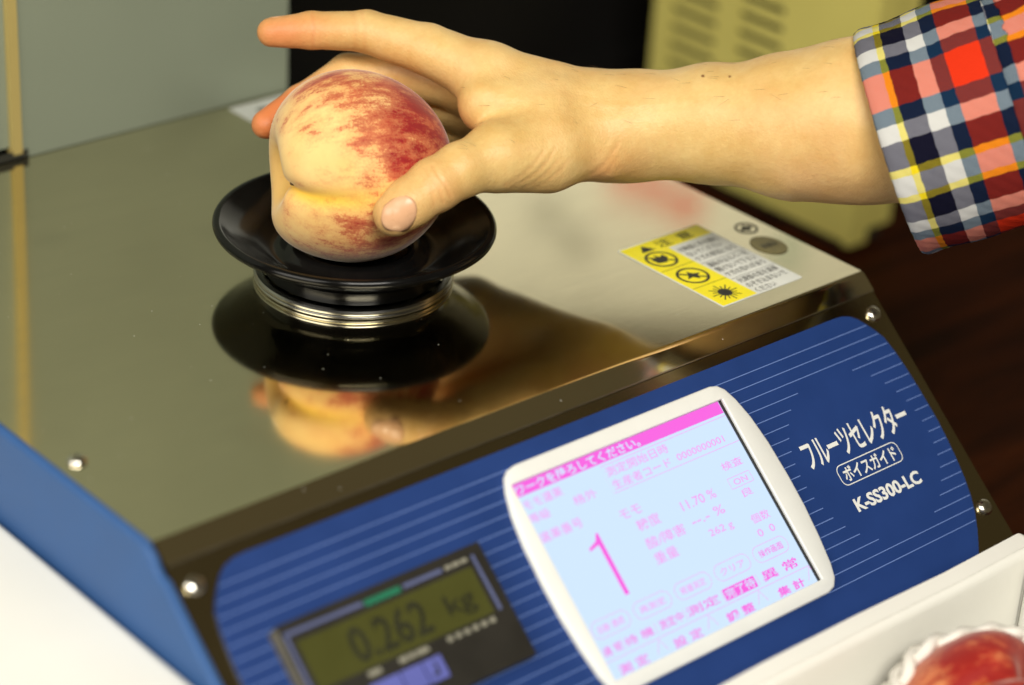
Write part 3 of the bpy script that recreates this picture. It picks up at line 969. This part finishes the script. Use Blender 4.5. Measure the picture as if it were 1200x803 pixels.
# ------------------------------------------------------------------ the person's forearm and hand
# frame of the hand: right, up, towards; origin level with the peach; millimetres
HO = CAM_POS+CAM_V*1.036
HB = np.array([list(CAM_R), list(CAM_U), list(-CAM_V)])
PALM = [[(-11.26, 117.65, -9.0, 13.88), (18.84, 106.8, -13.0, 16.57), (43.44, 96.9, -16.0, 19.64)], [(-14.53, 113.78, -29.0, 13.39), (43.69, 96.31, -22.0, 19.0)], [(-16.71, 107.05, -46.0, 12.43), (45.85, 94.18, -28.0, 16.81)], [(-13.38, 96.62, -60.0, 11.02), (46.79, 92.62, -32.0, 15.34)], [(-11.14, 103.78, 2.0, 12.62), (14.91, 95.24, -2.0, 18.64)], [(-5.85, 79.96, 17.0, 13.54), (14.8, 82.67, 6.0, 16.27), (33.68, 87.37, -6.0, 14.97)]]
ARM = [(42.31, 95.39, -16.0, 21.16), (62.27, 96.05, -15.0, 21.89), (86.56, 96.53, -12.0, 24.84), (123.6, 94.95, -7.0, 31.09), (151.11, 96.82, -3.0, 35.07), (189.19, 99.97, 3.0, 38.58), (232.35, 105.66, 9.0, 40.57)]
FINGERS = [[(-11.26, 117.65, -9.0, 13.88), (-37.63, 129.27, -12.0, 11.29), (-64.22, 137.7, -16.0, 9.44), (-88.95, 138.34, -18.0, 7.95), (-106.84, 137.71, -19.0, 6.44)], [(-14.53, 113.78, -29.0, 13.0), (-46.11, 121.61, -34.0, 10.76), (-73.91, 120.69, -36.0, 9.24), (-95.29, 108.16, -34.0, 7.68), (-109.73, 97.35, -25.0, 6.48)], [(-16.71, 107.05, -46.0, 12.43), (-50.79, 111.94, -52.0, 10.55), (-68.44, 106.96, -53.0, 9.39), (-87.67, 92.15, -49.0, 7.79), (-97.64, 79.63, -43.0, 6.2)], [(-13.38, 96.62, -60.0, 11.02), (-39.47, 98.47, -63.0, 9.08), (-54.46, 92.15, -63.0, 7.89), (-67.57, 81.13, -58.0, 6.68), (-78.14, 72.87, -52.0, 5.47)]]
THUMB = [(14.8, 81.93, 6.0, 15.53), (-5.85, 79.51, 18.0, 13.53), (-21.72, 73.3, 28.0, 11.58), (-32.42, 66.45, 33.0, 11.17), (-43.05, 58.66, 37.0, 10.22), (-49.07, 53.91, 38.5, 9.31)]
CREASES = [([(-36.02, 72.58), (-33.5, 68.25), (-30.26, 63.93), (-28.81, 58.89)], 0.8, 0.22), ([(-33.2, 73.8), (-30.32, 69.11), (-27.43, 64.78), (-25.62, 61.17)], 0.8, 0.2), ([(-38.14, 71.43), (-35.98, 67.47), (-33.46, 63.15), (-32.38, 58.11)], 0.7, 0.08), ([(-2.93, 66.85), (1.47, 69.05), (5.86, 72.34), (10.26, 76.74), (13.19, 81.13)], 0.8, 0.11), ([(0.0, 66.18), (5.87, 69.11), (11.0, 72.78), (15.4, 77.55), (18.33, 82.68)], 0.8, 0.13), ([(4.4, 65.51), (10.28, 68.45), (15.41, 72.48), (19.82, 77.62)], 0.7, 0.08), ([(8.09, 65.27), (14.71, 68.58), (20.59, 73.36), (25.01, 78.51)], 0.7, 0.07), ([(23.63, 67.37), (31.01, 71.06), (36.92, 75.12), (42.08, 80.29), (45.78, 86.2)], 1.0, 0.19), ([(27.32, 67.0), (34.7, 70.69), (40.61, 75.12), (45.04, 80.29)], 0.8, 0.13), ([(-5.58, 126.31), (14.88, 115.89), (37.2, 107.7)], 3.0, -0.35), ([(0.0, 104.12), (18.49, 107.08), (44.39, 101.9), (73.98, 104.12)], 1.6, -0.16), ([(14.77, 92.84), (36.92, 96.54), (59.07, 95.8)], 2.0, -0.14), ([(-70.62, 146.31), (-68.74, 139.54), (-69.12, 129.03)], 0.8, 0.15), ([(-66.11, 146.31), (-64.61, 139.54), (-64.61, 129.03)], 0.8, 0.12), ([(-87.9, 144.8), (-87.15, 138.79), (-87.9, 129.78)], 0.7, 0.15)]
BULGES = [(42.95, 74.6, 7, 1.6), (0.0, 121.47, 9, 0.6), (20.46, 112.17, 10, 0.5)]
FLUSH = [(-105.93, 135.79, -10.0, 16, 0.75), (-87.85, 136.63, -5.0, 14, 0.35), (-109.21, 96.13, -20.0, 22, 0.9), (-94.49, 107.25, -25.0, 16, 0.6), (-49.67, 51.62, 48.0, 12, 0.35), (-25.79, 92.66, 10.0, 10, 0.45), (-28.61, 64.2, 40.0, 8, 0.25), (-49.06, 123.23, -15.0, 16, 0.3), (44.64, 71.24, 0.0, 16, 0.3), (131.35, 64.4, 20.0, 30, 0.25)]
MOLES = [(82.69, 115.36, 0.75), (94.14, 114.99, 0.6), (89.83, 60.68, 1.0)]
NAILS = [((-40.53, 58.84, 46.0), (-53.68, 48.53, 46.0), (-0.14, 0.2, 1.0), 12.4), ((-96.52, 140.61, -18.0), (-108.73, 139.23, -19.0), (-0.05, 0.8, -0.75), 9.5), ((-101.63, 107.2, -32.0), (-113.69, 100.1, -30.0), (-0.45, 0.65, -0.65), 10.5)]
CUFF_PATH = [(165.34, 86.95, -1.0), (188.82, 94.23, 5.0), (215.33, 102.51, 11.0)]
CUFF_R = [49.16, 49.24, 50.06]
SLEEVE_PATH = [(208.27, 99.34, 9.5), (220.63, 102.78, 12.0), (234.65, 107.61, 15.0), (265.82, 117.07, 22.0)]
SLEEVE_R = [46.82, 51.85, 55.0, 56.44]
CUFF_V = 22.4
STITCH = []
HLO = (-133.5, 40.8, -86.0)
HHI = (253.4, 171.5, 56.0)
def cone(p, a, b, ra, rb):
    a = a.astype(np.float32); ba = b.astype(np.float32)-a
    q = p-a
    h = np.clip((q@ba)*np.float32(1/max(float(ba@ba), 1e-9)), 0, 1)
    q -= h[:, None]*ba
    return np.sqrt(np.einsum('ij,ij->i', q, q))-(np.float32(ra)+np.float32(rb-ra)*h)
def smin(a, b, k):
    h = np.clip(.5+.5*(b-a)/k, 0, 1)
    return b+(a-b)*h-k*h*(1-h)
def chain(p, js, k=1.5):
    d = None
    for (a, b) in zip(js, js[1:]):
        c = cone(p, np.array(a[:3]), np.array(b[:3]), a[3], b[3])
        d = c if d is None else smin(d, c, k)
    return d
def hand_sdf(p):
    p = np.asarray(p, np.float32)
    palm = None
    for seg_ in PALM:
        c = chain(p, seg_)
        palm = c if palm is None else smin(palm, c, 9.0)
    arm = chain(p, ARM, 8.0)
    palm = smin(palm, arm, 14.0)
    fing = None
    for f in FINGERS:
        c = chain(p, f, 2.0)
        fing = c if fing is None else smin(fing, c, 1.2)
    d = smin(palm, fing, 6.0)
    th = chain(p, THUMB, 3.0)
    return smin(d, th, 7.0)
def grad(p, e=.15):
    g = np.zeros_like(p)
    for q in ((1, -1, -1), (-1, -1, 1), (-1, 1, -1), (1, 1, 1)):
        q = np.array(q, float)
        g += hand_sdf(p+q*e)[:, None]*q
    return g/(4*e)
def surface_nets(lo, hi, h):
    ax = [np.arange(lo[i], hi[i]+h, h) for i in range(3)]
    sh = tuple(len(a) for a in ax)
    G = np.stack(np.meshgrid(*ax, indexing='ij'), -1).reshape(-1, 3)
    # coarse pass first; only cells near the surface are evaluated finely
    st_ = 5
    axc = [np.arange(a[0], a[-1]+st_*h, st_*h) for a in ax]
    Gc = np.stack(np.meshgrid(*axc, indexing='ij'), -1)
    Vc = hand_sdf(Gc.reshape(-1, 3)).reshape(Gc.shape[:3])
    ii = [np.minimum(np.round(np.arange(n)/st_).astype(int), len(c)-1) for n, c in zip(sh, axc)]
    V = Vc[np.ix_(*ii)].copy()
    near_ = np.abs(V.ravel()) < st_*h*1.2+6
    V = V.ravel(); V[near_] = hand_sdf(G[near_]); V = V.reshape(sh)
    cs = tuple(n-1 for n in sh)
    acc = np.zeros((int(np.prod(cs)), 3)); cnt = np.zeros(int(np.prod(cs)))
    quads = []
    for a in range(3):
        s0 = [slice(None)]*3; s1 = [slice(None)]*3
        s0[a] = slice(0, -1); s1[a] = slice(1, None)
        A = V[tuple(s0)]; B = V[tuple(s1)]
        idx = np.argwhere((A < 0) != (B < 0))
        o1, o2 = [(1, 2), (2, 0), (0, 1)][a]
        ok = (idx[:, o1] > 0) & (idx[:, o2] > 0) & (idx[:, o1] < sh[o1]-1) & (idx[:, o2] < sh[o2]-1)
        idx = idx[ok]
        va = A[tuple(idx.T)]; vb = B[tuple(idx.T)]
        pos = idx.astype(float); pos[:, a] += va/(va-vb)
        cells = []
        for d1, d2 in ((0, 0), (-1, 0), (-1, -1), (0, -1)):
            c = idx.copy(); c[:, o1] += d1; c[:, o2] += d2
            f = np.ravel_multi_index(tuple(c.T), cs)
            np.add.at(acc, f, pos); np.add.at(cnt, f, 1)
            cells.append(f)
        q = np.stack(cells, 1)
        q[vb < va] = q[vb < va][:, ::-1]
        quads.append(q)
    Q = np.concatenate(quads)
    used = np.unique(Q); remap = -np.ones(len(cnt), int); remap[used] = np.arange(len(used))
    P = acc[used]/cnt[used][:, None]*h+np.array(lo)
    return P, remap[Q]
def project(P, it=2, iso=0.0):
    for _ in range(it):
        d = hand_sdf(P)-iso; g = grad(P)
        P = P-g*(d/np.maximum((g*g).sum(1), .2))[:, None]
    return P
def seg_dist(p, pl):
    d = np.full(len(p), 1e9)
    for a, b in zip(pl, pl[1:]):
        a = np.array(a); b = np.array(b); ba = b-a
        h = np.clip(((p-a)@ba)/(ba@ba), 0, 1)
        d = np.minimum(d, np.linalg.norm(p-a-h[:, None]*ba, axis=1))
    return d
P, Q = surface_nets(HLO, HHI, 2.6)
P = project(P)
me = bpy.data.meshes.new('tmp'); me.from_pydata(P.tolist(), [], Q.tolist()); me.update()
to = bpy.data.objects.new('tmp', me); COL.objects.link(to)
md = to.modifiers.new('s', 'SUBSURF'); md.levels = 2
me2 = bpy.data.meshes.new_from_object(to.evaluated_get(bpy.context.evaluated_depsgraph_get()))
bpy.data.objects.remove(to)
k = len(me2.vertices); co = np.zeros(k*3); me2.vertices.foreach_get('co', co); co = co.reshape(-1, 3)
g = grad(co, .3); nrm = g/np.maximum(np.linalg.norm(g, axis=1), 1e-6)[:, None]
co = co-nrm*hand_sdf(co)[:, None]
facing = np.clip(nrm[:, 2]*2, 0, 1)
disp = np.zeros(k)
for pl, wd, dp in CREASES:
    dd = seg_dist(co[:, :2], pl)
    disp -= facing*dp*np.exp(-(dd/wd)**2)
    disp += max(dp, 0)*facing*.35*np.exp(-((dd-2.0*wd)/(1.2*wd))**2)
for (cx_, cy_, rr, am) in BULGES:
    dd = np.linalg.norm(co[:, :2]-np.array((cx_, cy_)), axis=1)
    disp += facing*am*np.exp(-(dd/rr)**2)
rs = np.random.RandomState(7)
for kk in range(14):
    f = rs.randn(3); f = f/np.linalg.norm(f)*rs.uniform(.10, .45)
    disp += np.sin(co@f+rs.rand()*6)*.06
co2 = co+nrm*disp[:, None]
fl = np.zeros(k)
for (cx_, cy_, cz_, rr, am) in FLUSH:
    dd = np.linalg.norm(co-np.array((cx_, cy_, cz_)), axis=1)
    fl += am*np.exp(-(dd/rr)**2)
for pl, wd, dp in CREASES:
    fl += (dp > 0)*facing*.12*np.exp(-(seg_dist(co[:, :2], pl)/(wd*1.3))**2)
mo = np.zeros(k)
for (cx_, cy_, rr) in MOLES:
    dd = np.linalg.norm(co[:, :2]-np.array((cx_, cy_)), axis=1)
    mo += facing*np.exp(-(dd/rr)**4)
def hw(p):
    return (np.asarray(p)*.001)@HB+np.array(HO)
me2.vertices.foreach_set('co', hw(co2).astype(np.float32).ravel()); me2.update()
at = me2.attributes.new('flush', 'FLOAT', 'POINT'); at.data.foreach_set('value', np.clip(fl, 0, 1).astype(np.float32))
at = me2.attributes.new('mole', 'FLOAT', 'POINT'); at.data.foreach_set('value', np.clip(mo, 0, 1).astype(np.float32))
me2.name = 'forearm_and_hand'
per = empty('person', hw((150, 90, -5)), 'arm in a rolled plaid shirt cuff reaching in, right hand gripping the peach', 'person')
bmx = bmesh.new(); bmx.from_mesh(me2); bmesh.ops.recalc_face_normals(bmx, faces=bmx.faces); bmx.to_mesh(me2); bmx.free()
hand = meobj('forearm_and_hand', me2, 'skin', per, True)
# nails: curved plates on the fingertips
def nail(base, tip, normal, wid):
    base = np.array(base); tip = np.array(tip); L = np.linalg.norm(tip-base); ax_ = (tip-base)/L
    nz = np.array(normal, float); nz -= ax_*(nz@ax_); nz /= np.linalg.norm(nz); sx = np.cross(ax_, nz)
    nu, nv = 14, 14
    rows = []
    pts = []
    for i in range(nu+1):
        u = i/nu
        w_ = wid*.5*(1-abs(2*u-1)**3*(.30 if u > .5 else .24))
        for j in range(nv+1):
            v_ = 2*j/nv-1
            q = base+ax_*L*(u+.16*(1-u)*v_*v_-.20*u*u*v_*v_)+sx*(w_*v_)+nz*(9-3.2*v_*v_)
            pts.append(q)
    pts = np.array(pts)
    # settle every point onto the skin along the nail normal
    for _ in range(24):
        d = hand_sdf(pts); pts = pts-nz*(d*.7)[:, None]
    g_ = grad(pts); g_ /= np.linalg.norm(g_, axis=1)[:, None]
    J = np.abs(np.tile(np.linspace(-1, 1, nv+1), nu+1)); I = np.repeat(np.linspace(0, 1, nu+1), nv+1)
    lift = .24-.34*J**4-.34*(1-I)**4
    up_ = pts+g_*lift[:, None]
    f = []
    for i in range(nu):
        for j in range(nv):
            a = i*(nv+1)+j; f.append((a, a+1, a+nv+2, a+nv+1))
    me = bpy.data.meshes.new('fingernail'); me.from_pydata(hw(up_).tolist(), [], f); me.update()
    o = meobj('fingernail', me, 'nail', hand, True)
    s_ = o.modifiers.new('thick', 'SOLIDIFY'); s_.thickness = .0004; s_.offset = 0
    return o
for nn in NAILS:
    nail(*nn)

# sleeve with a rolled cuff
def sleeve_mesh(name, path, rad, u0, length_rows, parent, vphase, wrinkle, thick, seed, lip=False):
    pts = [np.array(p, float) for p in path]
    seglen = [0]
    for a, b in zip(pts, pts[1:]): seglen.append(seglen[-1]+np.linalg.norm(b-a))
    tot = seglen[-1]
    NA = 160; NR = length_rows
    V = []; UV = []
    rs = np.random.RandomState(seed)
    ph_ = rs.rand(8)*6
    for i in range(NR+1):
        t_ = tot*i/NR
        c = np.array([np.interp(t_, seglen, [p[k_] for p in pts]) for k_ in range(3)])
        c2 = np.array([np.interp(min(t_+1, tot), seglen, [p[k_] for p in pts]) for k_ in range(3)])
        c1 = np.array([np.interp(max(t_-1, 0), seglen, [p[k_] for p in pts]) for k_ in range(3)])
        ax_ = (c2-c1)/np.linalg.norm(c2-c1)
        tz_ = np.array((0, 0, 1.0)); n0 = tz_-ax_*(tz_@ax_); n0 /= np.linalg.norm(n0)
        n1 = np.cross(n0, ax_)      # points up
        r_ = np.interp(t_, seglen, rad)
        if lip: r_ -= 1.2*math.exp(-(t_/1.2)**2)
        for j in range(NA+1):
            a = 2*math.pi*j/NA-math.pi
            wob = .18*math.sin(a*41+t_*.9)+wrinkle*(math.sin(3*a+ph_[0]+t_*.05)*.5+math.sin(5*a+ph_[1]-t_*.09)*.35+math.sin(2*a+t_*.16+ph_[2])*.45+math.sin(t_*.23+4*a+ph_[3])*.25)
            rr = r_+wob
            V.append(c+n0*(rr*math.cos(a))+n1*(rr*math.sin(a)))
            UV.append(((u0+t_/.84)*.001, (vphase+a*np.mean(rad)/.92)*.001))
    F = []
    for i in range(NR):
        for j in range(NA):
            a = i*(NA+1)+j; F.append((a, a+1, a+NA+2, a+NA+1))
    me = bpy.data.meshes.new(name); me.from_pydata(hw(np.array(V)).tolist(), [], F); me.update()
    uvl = me.uv_layers.new(name='UVMap')
    li = np.zeros(len(me.loops), np.int32); me.loops.foreach_get('vertex_index', li)
    uvl.data.foreach_set('uv', np.array(UV, np.float32)[li].ravel())
    o = meobj(name, me, 'plaid_cloth', parent, True)
    s_ = o.modifiers.new('thick', 'SOLIDIFY'); s_.thickness = thick*.001; s_.offset = -1
    return o
cuff = sleeve_mesh('cuff', CUFF_PATH, CUFF_R, 83.5, 60, per, CUFF_V, .8, 2.2, 1, True)
slv = sleeve_mesh('sleeve', SLEEVE_PATH, SLEEVE_R, 20.0, 60, per, CUFF_V+30, 2.2, 1.2, 4)
# stitching along the cuff edge and its seam
plain('thread', (0.62, 0.60, 0.56), 0.8)
cm = cuff.data
NAc = 161
def cuff_row(i):
    return [cm.vertices[i*NAc+j].co.copy() for j in range(NAc)]
for i_row in (6, 56):
    row = cuff_row(i_row)
    cen = sum(row, Vector())/len(row)
    bm = bmesh.new()
    for j in range(0, NAc-1):
        a_, b_ = row[j], row[j+1]
        oa = (a_-cen).normalized()*.0003; ob = (b_-cen).normalized()*.0003
        mid_ = a_.lerp(b_, .68)
        tube(bm, [a_+oa, a_.lerp(b_, .34)+oa*1.5, mid_+ob], .00026, 5)
    obj('stitching', bm, 'thread', cuff)
# short fine hairs on the forearm and the back of the hand
plain('hair_brown', (0.14, 0.085, 0.04), 0.5)
bm = bmesh.new()
rs = np.random.RandomState(11)
cand = np.where((nrm[:, 1] > -.2) & (nrm[:, 2] > -.5) & (co[:, 0] > -25) & (co[:, 0] < 160))[0]
for q in rs.choice(cand, 70, replace=False):
    p0 = co2[q]; n_ = nrm[q]
    dr = np.array((-.75, .25*rs.randn(), .25*rs.randn())); dr = dr-n_*(dr@n_)
    dr = dr/np.linalg.norm(dr)
    L_ = rs.uniform(2.5, 6.0)
    pts = [p0+dr*(L_*s_)+n_*(.9*math.sin(s_*1.6)*min(1, L_/4)) for s_ in (0, .35, .7, 1)]
    tube(bm, [Vector(hw(x_)) for x_ in pts], [.000042, .00004, .00003, .00001], 3)
hr = obj('arm_hair', bm, 'hair_brown', hand)
hr['kind'] = 'stuff'
